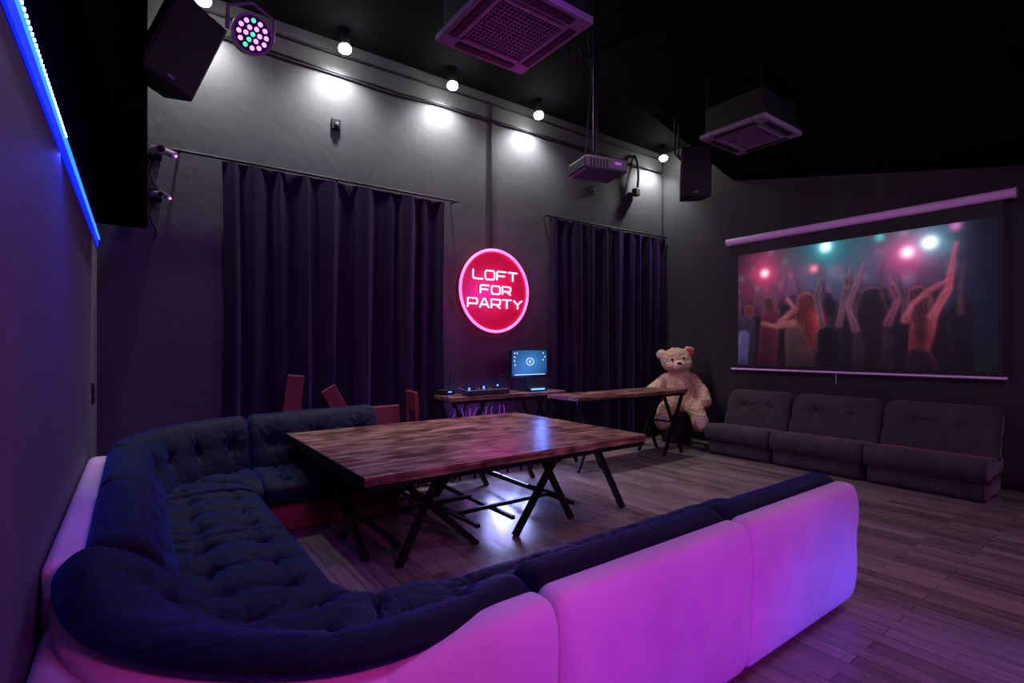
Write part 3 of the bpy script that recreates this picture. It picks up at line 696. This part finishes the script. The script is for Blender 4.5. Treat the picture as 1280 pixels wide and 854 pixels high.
tube('cable_coil',[(-0.22+0.07*math.cos(t*0.5),0.0,0.92+0.08*math.sin(t*0.5)) for t in range(30)],0.009,M_black,g,kind='NURBS')

def speaker(loc, rot, s=1.0, toc=True):
    g=group('loudspeaker',loc); g.rotation_euler=rot
    w,d,h=0.40*s,0.34*s,0.66*s
    vs=[(-w/2,-d/2,-h/2),(w/2,-d/2,-h/2),(w*0.36,d/2,-h/2),(-w*0.36,d/2,-h/2),(-w/2,-d/2,h/2),(w/2,-d/2,h/2),(w*0.36,d/2,h/2),(-w*0.36,d/2,h/2)]
    o=mesh('cabinet',vs,[(0,1,2,3),(4,5,6,7),(0,1,5,4),(1,2,6,5),(2,3,7,6),(3,0,4,7)],M_black,g)
    b=o.modifiers.new('b','BEVEL'); b.width=0.015; b.segments=2
    box('grille',(0,-d/2-0.006,0),(w-0.03,0.02,h-0.04),M_spk,g,bev=0.008)
    box('badge',(0,-d/2-0.018,-h*0.4),(0.05,0.004,0.02),M_acpanel,g)
    bar('bracket',(0,d/2,0),(0,d/2+0.12,0.15),0.04,M_metal,g)
    return g
speaker((0.24,4.72,3.80),(0.25,0.30,0.45),1.0)
speaker((5.78,3.95,3.72),(0.10,0,-0.75),0.95)
tube('speaker_hanger',[[(5.60,4.1,ZC),(5.60,4.1,4.0),(5.66,4.05,3.9)],[(5.75,4.15,ZC),(5.75,4.15,4.0),(5.8,4.1,3.9)]],0.014,M_metal)
bar('speaker_mount',(0.24,5.0,ZC),(0.26,5.0,3.95),0.04,M_metal)

g=group('disco_light',(0.72,4.42,3.92)); g.rotation_euler=(0.35,0.0,0.0)
bar('can',(0,0.16,0),(0,-0.08,0),0.24,M_black,g,True)
bar('rim',(0,-0.085,0),(0,-0.06,0),0.29,M_acpanel,g,True)
bar('front_glass',(0,-0.088,0),(0,-0.085,0),0.25,M_black,g,True)
for k in range(19):
    if k==0: r,a=0,0
    elif k<7: r,a=0.048,(k-1)*math.pi/3
    else: r,a=0.095,(k-7)*math.pi/6
    sph('diode',(r*math.cos(a),-0.09,r*math.sin(a)),(0.017,0.008,0.017),(M_greenled if k%5==0 else M_mag),g,12)
tube('yoke',[(-0.16,0.02,0),(-0.16,0.02,0.16),(0,0.02,0.23),(0.16,0.02,0.16),(0.16,0.02,0)],0.014,M_acpanel,g)
bar('clamp',(0,0.02,0.22),(0,0.30,0.88),0.03,M_metal,g,True)

for (z,s) in ((3.24,1.0),(2.86,0.7)):
    g=group('security_camera',(0.14,5.50,z))
    box('bracket',(0,0.10,0.0),(0.10,0.13,0.10),M_black,g,bev=0.01)
    bar('body',(-0.02,0.05,0),(0.03,-0.14*s,-0.03),0.075*s,M_midplastic,g,True)
    bar('lens',(0.03,-0.14*s,-0.03),(0.033,-0.155*s,-0.033),0.055*s,M_eye,g,True)
    bar('second_head',(0.03,0.03,0.02),(0.14*s,-0.08,-0.05),0.06*s,M_midplastic,g,True)
    sph('status_led',(0.145*s,-0.088,-0.055),0.010,M_mag,g,12)
    tube('cable',[(0,0.1,-0.04),(-0.06,0.06,-0.2),(0.03,0.08,-0.34),(-0.02,0.1,-0.4)],0.008,M_black,g,kind='NURBS')

for (x,z) in ((1.76,3.93),(5.67,3.92)):
    g=group('wall_sensor',(x,5.64,z))
    box('plate',(0,0.01,0),(0.10,0.03,0.12),M_black,g,bev=0.008); bar('dome',(0,0.0,0),(0,-0.03,0),0.055,M_greyplastic,g,True); box('led',(0,-0.032,0.0),(0.012,0.004,0.012),M_whiteplastic,g)
g=group('wall_bracket',(6.62,5.60,4.3))
tube('hook',[(0,0.05,0.35),(-0.02,-0.03,0.3),(0.02,-0.05,0.0),(0.0,-0.02,-0.25)],0.02,M_black,g,kind='NURBS'); tube('cable',[(0.04,0.05,0.35),(0.08,-0.03,0.1),(0.02,-0.02,-0.2)],0.012,M_black,g,kind='NURBS'); box('box',(0.0,0.0,-0.26),(0.10,0.10,0.12),M_black,g,bev=0.01)
g=group('wall_switch',(XL,5.0,1.15)); box('plate',(0.008,0,0),(0.014,0.085,0.16),M_black,g,bev=0.004); box('rocker',(0.018,0,0.03),(0.01,0.05,0.05),M_greyplastic,g,bev=0.003); box('rocker',(0.018,0,-0.04),(0.01,0.05,0.05),M_greyplastic,g,bev=0.003)

# ------------------------------------------------------------------ lighting
light('AREA','magenta_wash_light',(1.0,-1.5,2.5),50,(1.0,0.07,0.62),0.4,(1.8,1.2,0.6))
light('SPOT','blue_wash_light',(4.1,-0.9,0.35),200,(0.03,0.12,1.0),0.12,(3.0,1.15,0.08),34,blend=1.0)
light('AREA','violet_floor_light',(1.8,-0.2,0.10),13,(0.30,0.03,1.0),0.3,(1.8,1.2,0.25),sizey=0.3)
light('AREA','left_lilac_light',(0.9,0.3,4.0),32,(0.34,0.22,1.0),0.5,(-0.2,2.6,0.8))
light('AREA','room_fill_light',(4.8,0.4,3.4),30,(0.80,0.60,1.0),1.2,(4.4,3.2,0.0))
light('SPOT','table_fill',(2.9,2.0,4.2),85,(1.0,0.60,0.74),0.15,(2.6,3.9,0.7),50,blend=0.8)  # added fill spot to brighten the tabletop, not a fixture of the room
light('SPOT','floor_center_fill',(4.9,2.6,3.6),70,(0.98,0.78,0.95),0.2,(4.9,3.2,0.0),80,blend=1.0)  # added fill spot, lifts the middle of the floor; no real lamp here
light('SPOT','purple_curtain_light',(1.4,1.2,4.5),110,(0.34,0.03,1.0),0.2,(1.6,5.6,1.6),70,blend=1.0)
light('AREA','led_strip_glow_light',(XL+0.05,3.0,2.34),24,(0.03,0.06,1.0),0.03,(XL-0.1,3.0,1.6),sizey=5.0)
w=bpy.data.worlds.new('world'); bpy.context.scene.world=w; w.use_nodes=True
w.node_tree.nodes['Background'].inputs[0].default_value=(0.02,0.015,0.03,1); w.node_tree.nodes['Background'].inputs[1].default_value=0.1

# ------------------------------------------------------------------ camera
cd=bpy.data.cameras.new('camera'); co=bpy.data.objects.new('camera',cd); C.objects.link(co)
co.location=(0,0,1.5); co.rotation_euler=(math.radians(90),0,math.radians(-36.2)); cd.lens=18.06; cd.sensor_width=36; cd.shift_y=0.0055; cd.clip_start=0.02
bpy.context.scene.camera=co
